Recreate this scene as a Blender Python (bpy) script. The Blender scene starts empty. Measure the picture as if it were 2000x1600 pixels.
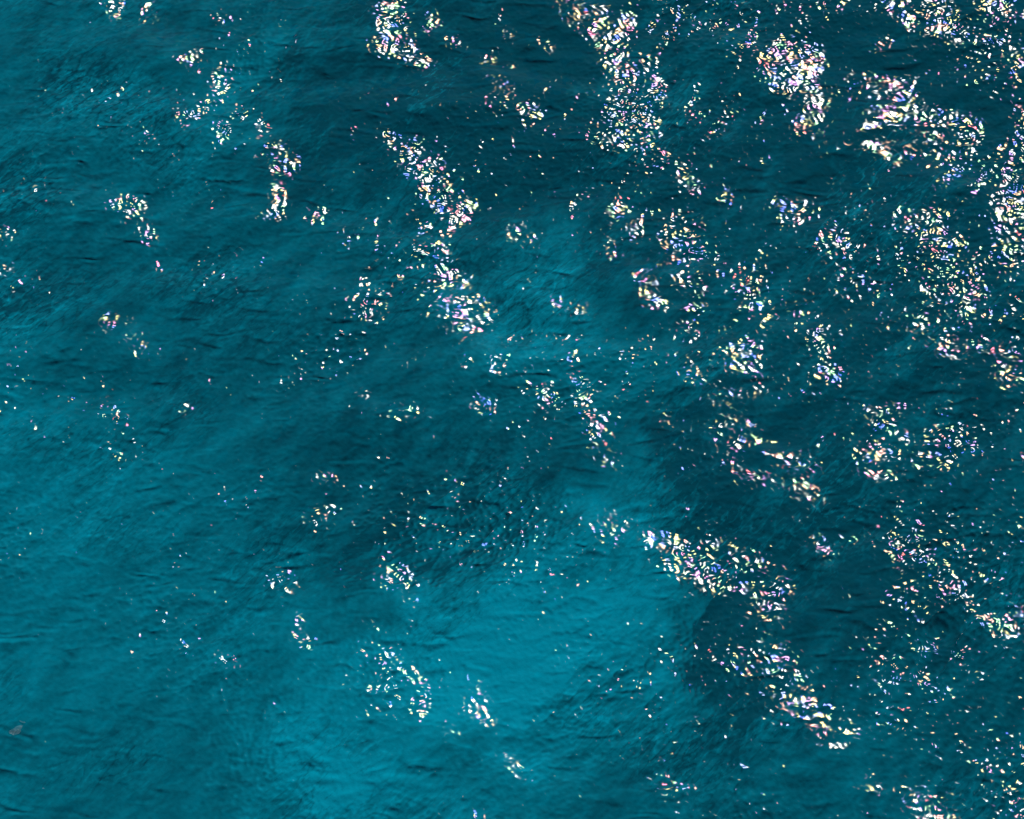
import bpy, math
import numpy as np

scene = bpy.context.scene
R = math.radians

# ------------------------------------------------------------------ camera
CAM_H = 72.5
CAM_PITCH = 50.0                       # degrees below the horizon
cam_data = bpy.data.cameras.new('camera')
cam_data.sensor_fit = 'HORIZONTAL'
cam_data.angle = R(18.0)
cam_data.clip_start = 1.0
cam_data.clip_end = 20000.0
cam = bpy.data.objects.new('camera', cam_data)
cam.location = (0, 0, CAM_H)
cam.rotation_euler = (R(90 - CAM_PITCH), 0, 0)
scene.collection.objects.link(cam)
scene.camera = cam

# ------------------------------------------------------------------ sun and sky
SUN = np.array([0.275, 0.727, 0.634]); SUN /= np.linalg.norm(SUN)
elev = math.asin(SUN[2]); azim = math.atan2(SUN[0], SUN[1])      # azimuth from +Y towards +X
world = bpy.data.worlds.new('World'); scene.world = world; world.use_nodes = True
wn = world.node_tree.nodes; wl = world.node_tree.links
sky = wn.new('ShaderNodeTexSky'); sky.sky_type = 'NISHITA'; sky.sun_disc = False
sky.sun_elevation = elev; sky.sun_rotation = azim
sky.air_density = 1.0; sky.dust_density = 0.3; sky.ozone_density = 2.0
wn['Background'].inputs['Strength'].default_value = 0.05
wl.new(sky.outputs['Color'], wn['Background'].inputs['Color'])
sun_data = bpy.data.lights.new('sun', 'SUN')
sun_data.energy = 5.0; sun_data.angle = R(0.53); sun_data.color = (1.0, 0.97, 0.92)
sun = bpy.data.objects.new('sun', sun_data)
sun.rotation_euler = (math.pi / 2 - elev, 0, -azim + math.pi)
scene.collection.objects.link(sun)
vs = scene.view_settings
vs.view_transform = 'Standard'; vs.look = 'None'; vs.gamma = 1.0; vs.use_curve_mapping = False
vs.exposure = 0.0
cy = scene.cycles
cy.max_bounces = 6; cy.diffuse_bounces = 1; cy.glossy_bounces = 2
cy.transparent_max_bounces = 8; cy.caustics_reflective = False; cy.caustics_refractive = False
cy.use_denoising = False; cy.use_adaptive_sampling = False

# ------------------------------------------------------------------ what the sea looks like here
# glint patches, wave faces shaped to mirror the sun into the camera: centre x, y, half axes (m), turn (deg), how closely they meet that tilt
GLINT_FACES = [
    (-3.92,77.38,1.7,0.58,92,1.1), (-3.47,75.82,1.01,0.42,164,1.1), (-2.58,77.38,0.53,0.33,91,1.09), (-1.99,76.53,0.55,0.26,141,0.69),
    (2.5,77.62,0.92,0.66,135,1.1), (3.08,76.89,0.84,0.58,88,1.09), (3.58,77.38,0.53,0.42,87,0.85), (3.37,75.11,0.67,0.65,48,1.1),
    (4.29,75.58,0.56,0.31,-138,0.69), (3.83,73.48,1.03,0.55,-155,1.1), (4.57,74.06,0.58,0.29,88,1.1), (3.88,72.33,1.06,0.72,-140,1.1),
    (4.74,71.32,0.34,0.29,84,0.94), (-0.17,76.89,0.36,0.25,90,0.73), (1.08,76.18,0.43,0.36,89,0.68), (-0.66,75.58,0.41,0.28,0,0.97),
    (0,75.46,0.33,0.2,0,1.1), (-0.49,74.52,0.63,0.26,143,1.1), (-0.33,73.82,0.24,0.2,0,0.9), (0.41,73.32,0.49,0.35,118,1.1),
    (7.44,75.94,0.83,0.24,0,1.1), (8.58,75.58,0.76,0.57,148,1.1), (9.56,75.46,0.83,0.57,83,1.1), (9.09,74.41,0.9,0.74,120,1.1),
    (9.61,73.59,0.69,0.41,85,1.1), (9.39,72.67,0.69,0.32,-156,0.75), (9.68,71.99,0.38,0.23,-131,1.1), (8.78,77.86,0.25,0.24,30,0.21),
    (10.89,78.11,0.34,0.24,4,0.77), (11.92,76.18,0.5,0.36,4,0.87), (12.13,77.98,0.37,0.2,85,1.1), (12.79,77.86,0.73,0.25,85,0.71),
    (13.56,77.98,0.49,0.33,81,1.05), (14.01,77.38,0.97,0.5,83,1.1), (14.1,76.53,0.66,0.29,1,0.67), (15.9,77.98,0.85,0.72,16,1.1),
    (15.87,75.94,0.82,0.36,165,1.03), (12.09,74.06,1.16,0.58,156,0.9), (12.49,72.9,1.14,0.57,157,1.1), (13.6,72.67,0.97,0.57,3,1.1),
    (14.38,72.33,0.59,0.54,45,1.1), (11.97,71.43,0.64,0.4,3,0.84), (12.86,71.54,1.06,0.31,-152,0.72), (14.13,71.32,0.4,0.2,1,0.56),
    (15.33,71.32,0.32,0.22,5,0.72), (6.63,72.45,0.68,0.4,86,1.1), (15.98,72.9,1.38,0.24,84,0.33), (3.16,68.88,0.44,0.32,88,1.1),
    (3.78,68.23,0.43,0.31,87,0.89), (2.97,67.37,0.64,0.23,89,0.62), (5.59,70.42,0.67,0.4,87,0.57), (5.18,67.8,1.07,0.71,87,0.58),
    (6.59,69.65,0.33,0.28,81,1.02), (5.63,67.27,0.47,0.32,2,1.1), (8.62,68.88,0.79,0.54,163,0.55), (9.86,67.37,0.64,0.47,82,0.53),
    (12.59,68.23,0.97,0.42,-167,0.92), (13.05,67.16,0.7,0.42,3,1.1), (13.23,66.53,0.47,0.32,4,0.95), (15.51,69.1,1.32,0.55,83,0.79),
    (15.19,67.37,1.07,0.62,81,0.5), (4.03,65.69,0.42,0.39,80,1), (4.24,64.96,0.43,0.37,111,1.1), (5.35,65.79,0.47,0.42,8,1.1),
    (5.23,64.65,0.58,0.34,-147,1.1), (5.35,63.83,0.38,0.31,4,1.1), (6.98,66,0.78,0.42,1,0.62), (7.08,64.86,0.54,0.51,23,0.9),
    (8.62,64.86,0.46,0.31,3,1), (10.06,65.69,0.93,0.42,1,0.25), (13.28,65.27,1.26,1.07,72,0.32), (13.51,64.44,0.46,0.31,4,0.76),
    (12.1,64.03,0.77,0.41,2,0.17), (6.77,63.02,0.68,0.4,1,0.91), (6.67,62.42,0.68,0.3,1,0.57), (5.29,62.12,0.4,0.38,72,1.02),
    (6.31,61.23,0.77,0.29,-166,1.1), (7.23,61.62,0.59,0.38,85,0.48), (9.14,63.22,0.61,0.46,82,1.1), (9.37,62.12,0.5,0.38,82,0.9),
    (13.69,63.02,1.22,0.5,1,0.59), (14.66,62.02,0.6,0.45,77,0.78), (10.64,60.74,0.53,0.48,21,1.1), (11.09,59.86,0.6,0.39,158,1.1),
    (10.67,59.09,0.74,0.38,2,0.89), (12.48,59.48,0.75,0.57,7,0.73), (10.92,58.52,1.03,0.38,1,0.94), (12.12,58.81,0.74,0.47,3,0.57),
    (-7.84,72.45,0.41,0.32,97,1.1), (-7.55,71.43,0.64,0.4,-2,1.1), (-7.27,70.53,0.56,0.44,-5,1.1), (-7.21,69.32,0.88,0.4,93,1.1),
    (-7.26,68.56,0.55,0.26,-1,1.1), (-6.08,68.67,0.46,0.25,-149,0.8), (-10.12,75.23,0.59,0.41,97,0.44), (-9.34,74.52,0.82,0.33,94,0.4),
    (-10.2,72.67,0.6,0.43,154,1.1), (-9.59,73.25,0.33,0.23,-3,1.1), (-9.19,71.99,0.41,0.32,99,1.1), (-8.59,72.79,0.28,0.24,103,0.9),
    (-10.78,75.23,0.24,0.2,105,0.34), (-11.45,71.95,0.24,0.2,98,1.1), (-10.75,71.2,0.24,0.2,-5,1.1), (-11.6,68.67,0.64,0.54,-11,0.8),
    (-11.21,67.59,0.45,0.42,-34,1.07), (-10.82,66.53,0.32,0.2,96,0.74), (-13.11,77.62,0.51,0.47,-33,0.65), (-11.68,77.5,0.61,0.42,98,0.39),
    (-9.42,77.38,0.49,0.33,96,0.22), (-15.36,67.59,0.32,0.23,102,0.59), (-15.21,66,0.39,0.31,-10,0.14), (-12.03,64.14,0.31,0.27,110,0.82),
    (-11.66,64.24,0.46,0.2,-1,0.96), (-10.95,63.02,0.63,0.58,-41,0.22), (-9.44,60.83,0.3,0.23,-6,0.38), (-11.43,60.35,0.45,0.2,-1,1.1),
    (-11.41,59.09,0.24,0.2,-20,1.1), (-3.38,71.54,0.68,0.56,94,1.1), (-2.72,70.76,0.84,0.67,116,1.1), (-2.22,69.65,0.74,0.56,120,1.1),
    (-1.5,68.88,0.57,0.38,160,0.8), (-2.36,68.23,0.64,0.32,-165,0.59), (-2.42,67.16,0.7,0.38,-172,1.1), (-2.02,66,0.78,0.42,0,1.1),
    (-1.46,64.96,0.85,0.52,0,1.1), (-2.54,64.86,0.31,0.21,-1,0.9), (-1.46,64.14,0.77,0.31,0,0.9), (-4.32,65.06,0.83,0.62,94,0.34),
    (0.24,68.02,0.55,0.43,0,0.4), (1.85,64.86,0.78,0.41,165,0.61), (-1.44,62.32,0.36,0.23,91,1.1), (-0.83,61.03,0.43,0.38,91,1.1),
    (-0.38,62.42,0.4,0.38,91,0.34), (0.98,61.33,0.37,0.31,113,1.1), (2.03,61.62,0.59,0.27,89,0.76), (2.25,60.64,0.68,0.29,166,1.1),
    (2.53,59.86,0.37,0.29,2,1.1), (2.67,59.09,0.48,0.44,82,0.35), (-4.36,61.33,0.27,0.2,-2,1.1), (-2.99,60.54,0.75,0.23,0,0.76),
    (-4.49,63.12,0.24,0.2,94,0.96), (-5.38,58.33,0.37,0.28,-154,1.1), (-5.26,57.21,0.52,0.2,-160,1.02), (-5.83,56.74,0.29,0.2,-1,0.87),
    (-1.76,57.96,0.47,0.29,91,0.67), (-2.38,59.77,0.3,0.2,0,1.08), (2.76,56.47,0.65,0.51,87,0.55), (4.2,55.92,0.73,0.45,158,0.93),
    (5.04,55.01,0.74,0.53,148,0.9), (5.59,54.38,0.87,0.44,160,1.1), (6.48,55.01,1.3,0.72,1,0.48), (7.17,54.47,1,0.45,1,0.62),
    (5.86,55.64,0.58,0.54,17,0.33), (8.26,58.52,0.6,0.56,27,0.69), (8.36,57.58,0.75,0.58,82,0.78), (8.69,55.92,0.55,0.29,85,0.98),
    (7.36,58.15,0.59,0.28,1,0.67), (6.42,60.25,0.78,0.6,84,0.45), (6.21,58.9,0.57,0.44,84,0.23), (4.49,60.54,0.29,0.22,86,0.73),
    (11.15,55.83,0.78,0.42,-151,1.1), (11.95,55.01,0.43,0.27,152,1.1), (12.45,54.11,0.66,0.31,107,1.1), (12.68,53.58,0.36,0.31,17,1.1),
    (11.02,54.11,0.63,0.43,82,0.6), (13.48,52.96,0.7,0.39,160,1.1), (14.04,53.58,0.43,0.35,12,0.6), (6.97,53.4,0.85,0.53,2,0.57),
    (7.33,52.01,0.65,0.52,-117,0.81), (6.19,51.83,0.56,0.43,4,0.68), (7.85,51.32,0.52,0.35,84,1.02), (7.87,50.47,0.55,0.37,167,1.08),
    (8.61,49.96,0.56,0.5,15,0.23), (8.84,49.29,0.51,0.24,-154,0.49), (7.09,50.21,0.35,0.2,2,0.31), (9.43,49.79,0.34,0.21,84,0.39),
    (10.41,51.75,0.45,0.24,-152,1.1), (10.36,51.15,0.72,0.2,-167,0.71), (9.64,47.89,0.49,0.2,85,0.62), (11.04,47.49,0.61,0.41,169,0.75),
    (11.4,46.84,0.68,0.2,0,1.06), (13.34,47.33,0.49,0.27,82,0.96), (13.41,47.98,0.27,0.2,3,0.84), (12.65,48.63,0.34,0.2,2,0.69),
    (4.38,47.89,0.42,0.4,38,0.59), (-5.73,52.53,0.4,0.24,164,1.1), (-5.98,53.4,0.44,0.28,94,0.85), (-7.89,52.01,0.24,0.2,-6,1.1),
    (-9.11,52.32,0.24,0.2,-37,1.1), (-6.25,54.65,0.36,0.26,95,0.56), (-3.31,54.83,0.45,0.43,105,0.59), (-2.93,54.02,0.29,0.2,-1,1.1),
    (-3.84,53.14,0.26,0.21,95,0.44), (-3.46,52.27,0.4,0.2,0,1.1), (-2.95,51.57,0.42,0.31,-1,1.1), (-2.45,51.06,0.43,0.28,92,1.1),
    (-4.16,52.18,0.24,0.2,93,1.1), (-3.64,50.98,0.56,0.2,0,0.44), (-2.51,50.47,0.34,0.28,93,1.1), (-1.8,49.88,0.56,0.2,174,1.1),
    (-1.12,50.55,0.68,0.56,91,0.54), (-1.66,49.54,0.42,0.2,0,0.91), (-0.56,49.96,0.24,0.2,-3,0.47), (-0.07,48.88,0.24,0.2,0,1.1),
    (0.14,48.47,0.35,0.2,155,0.55),
]
# shoals (+) and hollows (-) of the bed
SHOALS = [
    (0,53.23,4,2.87,-147,0.8), (2.1,51.15,2.8,2.56,4,0.5), (-1.69,51.66,2.84,1.7,165,0.4), (-5.54,49.63,2.24,1.86,133,0.5),
    (-4.1,47.81,2.19,1.46,-1,0.8), (-13.26,58.33,2.87,2.19,103,0.25), (-10.09,55.19,4.35,3.6,-9,0.2), (0.77,64.86,2.68,2,89,0.45),
    (-7.93,75.94,2.87,1.07,74,0.45), (-8.86,71.77,2.14,1.23,-132,0.27), (-12.22,73.59,2.54,1.78,-142,0.15), (-14.99,60.83,2.95,1.19,97,0.2),
    (2.28,62.82,2.28,2.01,3,0.25), (4.09,57.02,2.23,1.17,88,0.25), (0.58,56.84,2.19,0.74,-173,0.4), (-2.61,56.28,2.49,0.82,-164,-0.6),
    (-4.42,58.33,2.95,2.08,-2,-0.22), (-7.24,55.73,1.45,1.09,-4,-0.2), (-10.18,62.82,3.04,2.01,-3,-0.15), (5.14,57.96,3.76,0.88,88,-0.5),
    (5.64,52.18,2.95,0.85,80,-0.45), (-1.64,74.76,3.52,3.28,94,-0.3), (-5.66,72.45,2.74,1.94,94,-0.28), (-0.32,71.32,4.01,1.8,0,-0.4),
    (-11.92,65.69,2.33,1.66,-5,-0.15), (9.17,54.29,2.16,1.78,8,-0.4), (0,47.65,1.64,0.97,0,0.2), (8.91,48.3,4.12,1.64,1,0.15),
]
# where the ripples stand steeper (+) or lie flatter (-)
WRINKLES = [
    (-2.46,55.92,2.76,0.91,-170,0.9), (-8.32,57.02,2.7,1.21,80,0.8), (4.82,52.88,3.85,1.28,80,1), (-7.47,66.53,2.65,1.68,-164,0.6),
    (0,70.87,3.52,1.34,0,0.7), (2.52,68.45,1.73,1.26,88,0.5), (11.99,52.18,2.57,1.3,-153,0.7), (-11.32,72.45,3.8,2.35,-137,0.5),
    (-11.95,51.66,2.89,2.01,-135,0.1), (-4.95,65.69,2.09,1.85,99,0.6), (0,62.42,3.79,1.8,0,0.35), (-4.15,49.63,2.31,0.96,-143,0.6),
    (0.72,55.19,1.79,0.52,-155,0.5), (0,52.7,2.83,1.92,0,-0.25), (1.39,49.96,2.5,1.51,0,-0.3), (-13.23,57.96,2.28,1.75,103,-0.4),
]

CHOP = 0.9
GLOSS = 0.6                           # factor on the gloss colour, dims the glints

# fine patch of the sea, periodic in both directions
X0, X1, Y0, Y1 = -18.2, 18.2, 44.0, 81.0
NX, NY = 1080, 960
LX, LY = X1 - X0, Y1 - Y0
xs = X0 + LX * np.arange(NX) / NX
ys = Y0 + LY * np.arange(NY) / NY
KX = 2 * np.pi * np.fft.fftfreq(NX, LX / NX)[None, :]
KY = 2 * np.pi * np.fft.fftfreq(NY, LY / NY)[:, None]
K = np.sqrt(KX ** 2 + KY ** 2); K[0, 0] = 1e9
TH = np.arctan2(KY, KX)
XX, YY = np.meshgrid(xs, ys)

def field(lam0, lam1, ang=None, spread=2.0, p=2.0, seed=0):
    """random waves between two wavelengths, crests square to ang; rms slope 1"""
    r = np.random.default_rng(seed)
    n = np.fft.fft2(r.standard_normal((NY, NX)))
    lam = 2 * np.pi / K
    w = K ** -p * np.exp(-(np.maximum(0, np.log(lam0 / lam)) / 0.2) ** 2 - (np.maximum(0, np.log(lam / lam1)) / 0.35) ** 2)
    if ang is not None:
        w = w * (np.abs(np.cos(TH - R(ang))) ** spread + 0.04)
    h = n * w
    sx = np.fft.ifft2(1j * KX * h).real; sy = np.fft.ifft2(1j * KY * h).real
    return np.fft.ifft2(h).real / np.sqrt((sx ** 2 + sy ** 2).mean())

def streaks(l0, l1, ang, spread, p, seed):
    f = field(l0, l1, ang, spread, p, seed); return f / f.std()

def smooth_noise(lam, seed):
    r = np.random.default_rng(seed)
    n = np.fft.ifft2(np.fft.fft2(r.standard_normal((NY, NX))) * np.exp(-(K * lam / 4) ** 2)).real
    return (n - n.mean()) / n.std()

def grad(h):
    H = np.fft.fft2(h)
    return np.fft.ifft2(1j * KX * H).real, np.fft.ifft2(1j * KY * H).real

def ellipse(cx, cy_, a, b, rot, wob=0.0, px=None, py=None):
    c, s = math.cos(R(rot)), math.sin(R(rot))
    dx, dy = (XX if px is None else px) - cx, (YY if py is None else py) - cy_
    u, v = (c * dx + s * dy) / a, (-s * dx + c * dy) / b
    return np.sqrt(u * u + v * v) + wob

# tilt that mirrors the sun into the camera; the glint patches are shaped to it
Vx, Vy, Vz = -XX, -YY, CAM_H
Vn = np.sqrt(Vx ** 2 + Vy ** 2 + Vz ** 2)
Hx, Hy, Hz = Vx / Vn + SUN[0], Vy / Vn + SUN[1], Vz / Vn + SUN[2]
TX, TY = -Hx / Hz, -Hy / Hz             # wanted gradient of the height
TN = np.sqrt(TX ** 2 + TY ** 2)

wob = 0.22 * smooth_noise(0.7, 3)
DENS = np.zeros((NY, NX))
for (cx, cy_, a, b, rot, d) in GLINT_FACES:
    e = ellipse(cx, cy_, a, b, rot, wob)
    DENS = np.maximum(DENS, d * np.clip((1.2 - e) / 0.55, 0, 1))
DENS *= np.clip(0.95 + 0.22 * smooth_noise(0.4, 4) + 0.34 * streaks(0.45, 1.2, 97, 6.0, 1.6, 5), 0.1, 1.3)
DENS = np.clip(DENS, 0, 1)

# chop and wind waves
chop = 0.055 * field(0.9, 4.0, 118, 3.0, seed=21) + 0.03 * field(3, 9, 20, 2.0, seed=22)
OFF = 0.042 + 0.128 * (1 - DENS) ** 1.5           # how far off the mirror tilt each place leans
gx0, gy0 = grad(chop)
ux, uy = TX / TN, TY / TN
gx, gy = gx0.copy(), gy0.copy()
inw = np.clip(DENS / 0.12, 0, 1)
# solved on every second sample
S2 = (slice(None, None, 2), slice(None, None, 2))
gx, gy, inw, OFF, tX, tY, ux, uy = [a[S2] for a in (gx, gy, inw, OFF, TX, TY, ux, uy)]
kx2 = 2 * np.pi * np.fft.rfftfreq(NX // 2, LX / (NX // 2))[None, :]
ky2 = 2 * np.pi * np.fft.fftfreq(NY // 2, LY / (NY // 2))[:, None]
k2 = np.sqrt(kx2 ** 2 + ky2 ** 2); k2[0, 0] = 1e9
low = np.exp(-(k2 * 0.16 / 2) ** 2)
for it in range(60):
    tx, ty = tX - ux * OFF, tY - uy * OFF
    # away from the faces: stay clear of the mirror tilt
    ddx, ddy = gx - tX, gy - tY
    dd = np.sqrt(ddx ** 2 + ddy ** 2) + 1e-6
    clear = 0.295 - 0.07 * np.clip((XX[S2] + 8) / 20, 0, 1)
    push = np.clip(clear - dd, 0, None) / dd
    ox, oy = gx + ddx * push, gy + ddy * push
    m = np.sqrt(ox ** 2 + oy ** 2); lim = np.minimum(1, 0.30 / np.maximum(m, 1e-6))
    ox, oy = ox * lim, oy * lim
    if it: tx, ty = tx + 0.65 * (tx - gx), ty + 0.65 * (ty - gy)
    ax = inw * tx + (1 - inw) * ox
    ay = inw * ty + (1 - inw) * oy
    HH = -1j * (kx2 * np.fft.rfft2(ax) + ky2 * np.fft.rfft2(ay)) / k2 ** 2 * low
    gx = np.fft.irfft2(1j * kx2 * HH, s=ax.shape); gy = np.fft.irfft2(1j * ky2 * HH, s=ax.shape)
FULL = np.zeros((NY, NX // 2 + 1), complex); hy, hx = NY // 4, NX // 4
FULL[:hy, :hx] = HH[:hy, :hx]; FULL[-hy:, :hx] = HH[-hy:, :hx]
base = np.fft.irfft2(FULL * 4, s=(NY, NX))

# wind ripples, gathered in cat's paws; short steep crests run across the faces
rough = np.clip(np.exp(0.30 * smooth_noise(3.0, 6) + 0.16 * smooth_noise(0.6, 7)), 0.4, 2.2)
wr = np.ones((NY, NX))
for (cx, cy_, a, b, rot, amp) in WRINKLES:
    wr += 0.75 * amp * np.exp(-ellipse(cx, cy_, a, b, rot, wob) ** 2)
rough *= np.clip(wr, 0.45, 1.9) * (1 - 0.24 * np.clip((2 - XX) / 10, 0, 1) * (1 - DENS))
rough *= 1 + 0.4 * DENS * np.clip(-XX / 9, 0, 1)
rows = np.clip(0.8 + 0.5 * smooth_noise(2.5, 8), 0.2, 1.6)
ridge = np.abs(streaks(0.7, 2.2, 138, 2.6, 1.8, 36)); ridge = -np.sqrt(ridge ** 2 + 0.02)
rg = grad(ridge); ridge = ridge / np.sqrt((rg[0] ** 2 + rg[1] ** 2).mean())
ripple = (rough * (1 - 0.05 * DENS) * (0.030 * field(0.30, 0.9, 132, 1.8, seed=31) + 0.118 * field(0.155, 0.31, None, p=1.4, seed=32))
          + rows * (0.030 + 0.02 * DENS) * field(0.38, 0.75, 98, 6.0, seed=33) + 0.055 * rough * (1 - 0.7 * DENS) * ridge)
height = base + ripple

# peaked crests: the surface water is drawn together under each crest
HR = np.fft.fft2(ripple)
CHOPX = np.fft.ifft2(1j * KX / K * HR).real
CHOPY = np.fft.ifft2(1j * KY / K * HR).real

# how pale the water is: shoals of sand show turquoise, hollows dark; refraction baked into the colour as a shift by slope
hgx, hgy = grad(height)
BENDX = -3.0 * hgx + 0.45 * smooth_noise(1.6, 61) + 0.2 * smooth_noise(0.5, 63)
BENDY = -3.0 * hgy + 0.45 * smooth_noise(1.6, 62) + 0.2 * smooth_noise(0.5, 64)
def water_tone(px_, py_):
    u_ = np.clip((px_ + 15) / 30, -0.15, 1.15); v_ = np.clip((py_ - 47) / 31, -0.15, 1.15)
    pale = (0.48 * (1 - u_) + 0.15 * u_) * (1 - v_) + (0.29 * (1 - u_) - 0.12 * u_) * v_
    for (cx, cy_, a, b, rot, amp) in SHOALS:
        e = ellipse(cx, cy_, a, b, rot, 0.0, px_, py_)
        pale = pale + amp * 0.68 * np.exp(-e ** 2.8 * 0.7)
    return pale
PALE = 0.05 * streaks(1.5, 8, 140, 2.0, 1.6, 41) + 0.06 * streaks(0.4, 2.0, 140, 2.5, 1.4, 42) + 0.035 * streaks(0.16, 0.5, 138, 1.5, 1.2, 43)  # cloudy streaks; the finest paint ripple contrast into the colour
# wisps: ripple light and shade painted as thin pale threads and dark creases drawn out along the crests
wisp = np.clip(0.35 + 0.75 * smooth_noise(3.0, 51), 0.1, 2.0)
for l0, l1, sd, am in ((0.5, 2.2, 52, 0.20), (0.2, 0.9, 53, 0.22)):
    th = 1 / (1 + (streaks(l0, l1, 140, 4.0, 1.3, sd) / 0.13) ** 2)
    cr_ = 1 / (1 + (streaks(l0, l1, 134, 4.0, 1.3, sd + 5) / 0.16) ** 2)
    PALE = PALE + am * wisp * (th - 1.15 * cr_)

# ------------------------------------------------------------------ meshes
def graded(lo, hi, core, g, slow=40):
    step = core[1] - core[0]
    def run(p, end, d):
        out, s, k = [], step, 0
        while d * (end - p) > 0:
            p += d * s; out.append(p); k += 1
            s *= 1.03 if k < slow else g
        return out
    up, down = run(core[-1], hi, 1), run(core[0], lo, -1)
    return np.array(down[::-1] + list(core) + up), len(down)

FAR = 6000.0
gxs, nx0 = graded(-FAR, FAR, xs, 1.25)
gys, ny0 = graded(-FAR, FAR, ys, 1.25)

def sheet(name, gx, gy, z, mat, ox=0.0, oy=0.0):
    nx, ny = len(gx), len(gy)
    xx, yy = np.meshgrid(gx, gy)
    co = np.stack([xx + ox, yy + oy, z], -1).astype(np.float32).reshape(-1)
    i = (np.arange(ny - 1)[:, None] * nx + np.arange(nx - 1)[None, :]).astype(np.int32)
    q = np.stack([i, i + 1, i + nx + 1, i + nx], -1).reshape(-1)
    me = bpy.data.meshes.new(name)
    me.vertices.add(nx * ny); me.vertices.foreach_set('co', co)
    nf = (nx - 1) * (ny - 1)
    me.loops.add(nf * 4); me.loops.foreach_set('vertex_index', q)
    me.polygons.add(nf)
    me.polygons.foreach_set('loop_start', np.arange(nf, dtype=np.int32) * 4)
    me.polygons.foreach_set('use_smooth', np.ones(nf, dtype=bool))
    me.update(calc_edges=True)
    me.materials.append(mat)
    o = bpy.data.objects.new(name, me)
    scene.collection.objects.link(o)
    return o

def periodic(h, gx, gy):
    fx = (gx - X0) / LX * NX; fy = (gy - Y0) / LY * NY
    ix, iy = np.floor(fx).astype(int), np.floor(fy).astype(int)
    tx, ty = (fx - ix)[None, :], (fy - iy)[:, None]
    a = h[np.ix_(iy % NY, ix % NX)]; b = h[np.ix_(iy % NY, (ix + 1) % NX)]
    c = h[np.ix_((iy + 1) % NY, ix % NX)]; d = h[np.ix_((iy + 1) % NY, (ix + 1) % NX)]
    return (a * (1 - tx) + b * tx) * (1 - ty) + (c * (1 - tx) + d * tx) * ty

def spacing(g):
    s = np.gradient(g); return s
sp = np.maximum(spacing(gxs)[None, :], spacing(gys)[:, None])
fade0 = np.clip(1.6 - sp / 0.5, 0, 1); fade1 = np.clip(2.0 - sp / 0.06, 0, 1)
# swell added out of view, right of the fine patch, tilting water off the sun glare
added_swell = np.where(gxs > 17.0, 0.46 * (1 - np.cos(2 * np.pi * (gxs - 17.0) / 24.0)), 0.0)[None, :] * np.clip(1.6 - sp / 3.0, 0, 1)
zz = added_swell + periodic(base, gxs, gys) * fade0 + periodic(ripple, gxs, gys) * fade1
ox = CHOP * periodic(CHOPX, gxs, gys) * fade1; oy = CHOP * periodic(CHOPY, gxs, gys) * fade1
GX, GY = np.meshgrid(gxs, gys)
pale = water_tone(GX + periodic(BENDX, gxs, gys) * fade1, GY + periodic(BENDY, gxs, gys) * fade1)
pale = np.clip(pale + periodic(PALE, gxs, gys) * np.clip(fade1 + 0.3 * fade0, 0, 1), -0.2, 1.3)

# ------------------------------------------------------------------ materials
def new_mat(name):
    m = bpy.data.materials.new(name); m.use_nodes = True
    m.node_tree.nodes.clear()
    return m, m.node_tree.nodes, m.node_tree.links

def noise(n, scale, detail=2.0, rough_=0.5, w=None):
    t = n.new('ShaderNodeTexNoise'); t.inputs['Scale'].default_value = scale
    t.inputs['Detail'].default_value = detail; t.inputs['Roughness'].default_value = rough_
    return t

water_mat, n, l = new_mat('sea_water')
out = n.new('ShaderNodeOutputMaterial')
geo = n.new('ShaderNodeNewGeometry')
fres = n.new('ShaderNodeFresnel'); fres.inputs['IOR'].default_value = 1.333
glossy = n.new('ShaderNodeBsdfGlossy'); glossy.distribution = 'BECKMANN'; glossy.inputs['Roughness'].default_value = 0.222
# capillary ripples too fine for the mesh
mp = n.new('ShaderNodeMapping'); mp.inputs['Scale'].default_value = (1.1, 0.85, 1)
l.new(geo.outputs['Position'], mp.inputs['Vector'])
cap = noise(n, 9.0, 1.5, 0.55); l.new(mp.outputs[0], cap.inputs['Vector'])
bump = n.new('ShaderNodeBump'); bump.inputs['Strength'].default_value = 1.0; bump.inputs['Distance'].default_value = 0.009
l.new(cap.outputs['Fac'], bump.inputs['Height'])
# beyond the finely meshed water the same ripples go on as relief
oa = n.new('ShaderNodeAttribute'); oa.attribute_name = 'coarse'
far_n = noise(n, 4.2, 1.5, 0.5); l.new(geo.outputs['Position'], far_n.inputs['Vector'])
fm = n.new('ShaderNodeMath'); fm.operation = 'MULTIPLY'
l.new(far_n.outputs['Fac'], fm.inputs[0]); l.new(oa.outputs['Fac'], fm.inputs[1])
bump3 = n.new('ShaderNodeBump'); bump3.inputs['Strength'].default_value = 1.0; bump3.inputs['Distance'].default_value = 0.042
l.new(fm.outputs[0], bump3.inputs['Height'])
l.new(bump3.outputs[0], glossy.inputs['Normal']); l.new(bump3.outputs[0], fres.inputs['Normal']); l.new(bump3.outputs[0], bump.inputs['Normal'])
# glint tints put into the gloss colour, random from cell to cell
tint_cells = n.new('ShaderNodeTexVoronoi'); tint_cells.inputs['Scale'].default_value = 4.2
l.new(geo.outputs['Position'], tint_cells.inputs['Vector'])
sep = n.new('ShaderNodeSeparateColor'); l.new(tint_cells.outputs['Color'], sep.inputs['Color'])
ramp = n.new('ShaderNodeValToRGB'); cr = ramp.color_ramp
cols = [(0.0, (0.08, 0.14, 0.9)), (0.05, (0.26, 0.34, 1.0)), (0.13, (0.50, 0.58, 1.0)), (0.21, (0.85, 0.92, 1.0)), (0.38, (1, 0.96, 0.84)), (0.50, (0.48, 1.0, 0.52)), (0.61, (1.0, 0.94, 0.36)), (0.73, (1.0, 0.62, 0.36)), (0.84, (1.0, 0.42, 0.44)), (0.93, (0.60, 0.38, 1.0)), (1.0, (1.0, 0.20, 0.18))]
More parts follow.
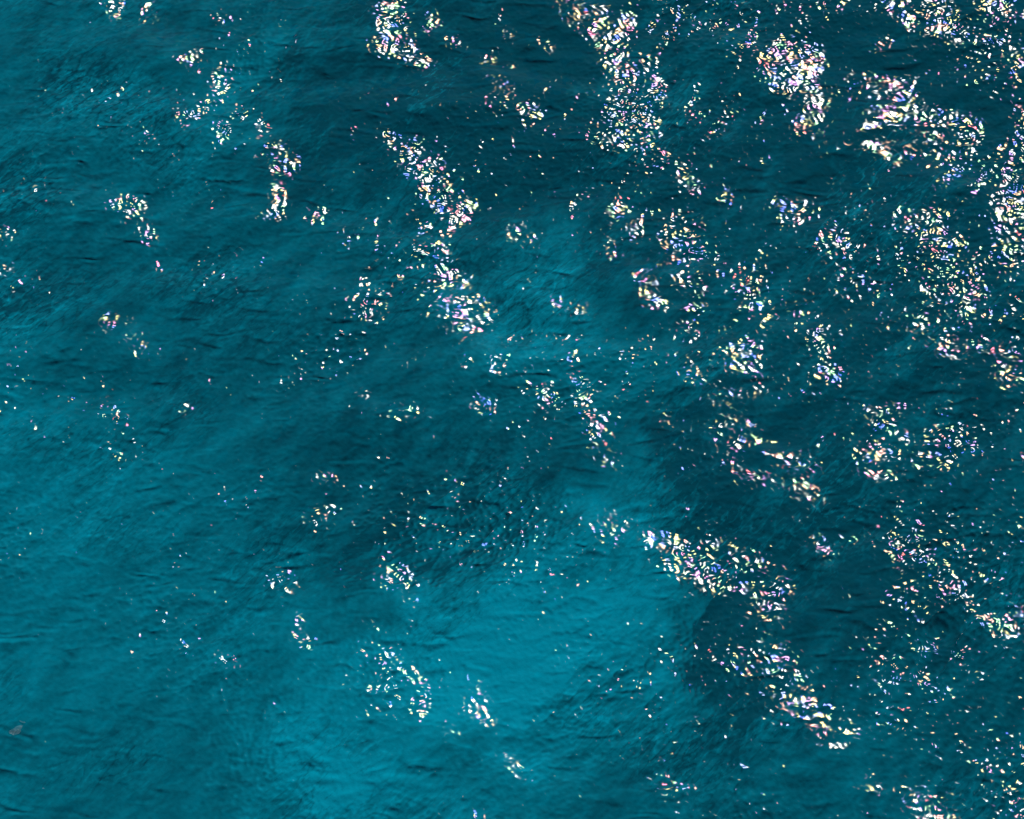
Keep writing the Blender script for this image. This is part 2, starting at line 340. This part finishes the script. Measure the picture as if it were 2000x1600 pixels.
cr.elements[0].position = cols[0][0]; cr.elements[0].color = (*cols[0][1], 1)
cr.elements[1].position = cols[-1][0]; cr.elements[1].color = (*cols[-1][1], 1)
for p, c in cols[1:-1]:
    e = cr.elements.new(p); e.color = (*c, 1)
l.new(sep.outputs['Red'], ramp.inputs['Fac']); dim = n.new('ShaderNodeMix'); dim.data_type = 'RGBA'; dim.blend_type = 'MULTIPLY'; dim.inputs['Factor'].default_value = 1.0
l.new(ramp.outputs['Color'], dim.inputs['A']); dim.inputs['B'].default_value = (GLOSS, GLOSS, GLOSS, 1)
l.new(dim.outputs['Result'], glossy.inputs['Color'])
# water body: light scattered back by the water, paler over sand, with painted ripple contrast
at = n.new('ShaderNodeAttribute'); at.attribute_name = 'water_tone'
body = n.new('ShaderNodeBsdfDiffuse')
mw = n.new('ShaderNodeMapping'); mw.inputs['Rotation'].default_value = (0, 0, R(-50)); mw.inputs['Scale'].default_value = (0.55, 1.2, 1)
l.new(geo.outputs['Position'], mw.inputs['Vector'])
wrk = noise(n, 1.7, 6.0, 0.62); wrk.noise_type = 'RIDGED_MULTIFRACTAL'; wrk.inputs['Distortion'].default_value = 0.6
l.new(mw.outputs[0], wrk.inputs['Vector'])
bump2 = n.new('ShaderNodeBump'); bump2.inputs['Strength'].default_value = 1.0; bump2.inputs['Distance'].default_value = 0.135
pat = noise(n, 0.28, 3.0, 0.6); l.new(geo.outputs['Position'], pat.inputs['Vector'])
pr = n.new('ShaderNodeMapRange'); pr.inputs['From Min'].default_value = 0.38; pr.inputs['From Max'].default_value = 0.66
pr.inputs['To Min'].default_value = 0.30; pr.inputs['To Max'].default_value = 1.15
l.new(pat.outputs['Fac'], pr.inputs['Value'])
wm = n.new('ShaderNodeMath'); wm.operation = 'MULTIPLY'
l.new(wrk.outputs['Fac'], wm.inputs[0]); l.new(pr.outputs['Result'], wm.inputs[1])
l.new(wm.outputs[0], bump2.inputs['Height']); l.new(bump.outputs[0], bump2.inputs['Normal'])
l.new(bump2.outputs[0], body.inputs['Normal'])
br = n.new('ShaderNodeValToRGB'); ce = br.color_ramp
ce.elements[0].position = 0.0; ce.elements[0].color = (0.0, 0.047, 0.072, 1)
ce.elements[1].position = 1.0; ce.elements[1].color = (0.0, 0.195, 0.28, 1)
e = ce.elements.new(0.45); e.color = (0.0, 0.108, 0.155, 1)
l.new(at.outputs['Fac'], br.inputs['Fac']); l.new(br.outputs['Color'], body.inputs['Color'])
mix = n.new('ShaderNodeMixShader')
l.new(fres.outputs[0], mix.inputs['Fac']); l.new(body.outputs[0], mix.inputs[1]); l.new(glossy.outputs[0], mix.inputs[2])
l.new(mix.outputs[0], out.inputs['Surface'])

# ------------------------------------------------------------------ the sea
water = sheet('water', gxs, gys, zz, water_mat, ox, oy)
water['kind'] = 'structure'; water['label'] = 'rippled turquoise sea water glittering in the sun'
atr = water.data.attributes.new('water_tone', 'FLOAT', 'POINT')
atr.data.foreach_set('value', pale.astype(np.float32).reshape(-1))
atr = water.data.attributes.new('coarse', 'FLOAT', 'POINT')
atr.data.foreach_set('value', (1 - fade1).astype(np.float32).reshape(-1))

# ------------------------------------------------------------------ a pale scrap drifting at the surface
film, n, l = new_mat('pale_wet_film')
out = n.new('ShaderNodeOutputMaterial'); geo = n.new('ShaderNodeNewGeometry')
pb = n.new('ShaderNodeBsdfPrincipled'); pb.inputs['Roughness'].default_value = 0.45
nz = noise(n, 14.0, 3.0); l.new(geo.outputs['Position'], nz.inputs['Vector'])
rp = n.new('ShaderNodeValToRGB')
rp.color_ramp.elements[0].position = 0.3; rp.color_ramp.elements[0].color = (0.05, 0.17, 0.20, 1)
rp.color_ramp.elements[1].position = 0.7; rp.color_ramp.elements[1].color = (0.17, 0.27, 0.31, 1)
l.new(nz.outputs['Fac'], rp.inputs['Fac']); l.new(rp.outputs['Color'], pb.inputs['Base Color'])
tr = n.new('ShaderNodeBsdfTransparent'); mx = n.new('ShaderNodeMixShader'); mx.inputs['Fac'].default_value = 0.87
l.new(pb.outputs[0], mx.inputs[1]); l.new(tr.outputs[0], mx.inputs[2]); l.new(mx.outputs[0], out.inputs['Surface'])

DX, DY = -13.43, 49.62
root = bpy.data.objects.new('drifting_scrap', None); scene.collection.objects.link(root)
root.location = (DX, DY, 0.0)
root['label'] = 'small pale grey translucent scrap drifting in the calm water near the lower left edge'
root['category'] = 'scrap'

def z_at(x, y):
    return float(periodic(height, np.array([x]), np.array([y]))[0, 0])

def scrap(name, pts, thick, seed):
    """a limp film lying on the water: rim points round a middle, given thickness"""
    r = np.random.default_rng(seed)
    rings = 4; k = len(pts); c = np.mean(pts, 0)
    vs_, fs = [], []
    for side in (1, -1):
        for j in range(rings + 1):
            t = j / rings
            for p in pts:
                q = c + (np.array(p) - c) * t
                z = z_at(DX + q[0], DY + q[1]) + 0.03 + side * thick * (1 - t ** 2) + r.normal(0, 0.004)
                vs_.append((q[0], q[1], z))
    off = (rings + 1) * k
    for sgn in (0, 1):
        for j in range(rings):
            for i in range(k):
                a, b = j * k + i, j * k + (i + 1) % k
                q = [a, b, b + k, a + k]
                fs.append([v + sgn * off for v in (q if sgn else q[::-1])])
    for i in range(k):
        a, b = rings * k + i, rings * k + (i + 1) % k
        fs.append([a, b, b + off, a + off])
    me = bpy.data.meshes.new(name); me.from_pydata(vs_, [], fs); me.update()
    me.polygons.foreach_set('use_smooth', [True] * len(me.polygons)); me.materials.append(film)
    o = bpy.data.objects.new(name, me); scene.collection.objects.link(o); o.parent = root
    return o

c45, s45 = math.cos(R(44)), math.sin(R(44))
rim = []
for i in range(16):
    a = 2 * math.pi * i / 16
    rr = 1 + 0.16 * math.sin(3 * a + 0.7) + 0.10 * math.sin(5 * a + 2.0)
    x, y = 0.20 * rr * math.cos(a), 0.115 * rr * math.sin(a)
    rim.append((c45 * x - s45 * y, s45 * x + c45 * y))
scrap('sheet', rim, 0.03, 1)
scrap('torn_strip', [(0.06, 0.30), (0.12, 0.265), (0.19, 0.24), (0.24, 0.245), (0.235, 0.27), (0.17, 0.275), (0.11, 0.30), (0.065, 0.325)], 0.012, 2)
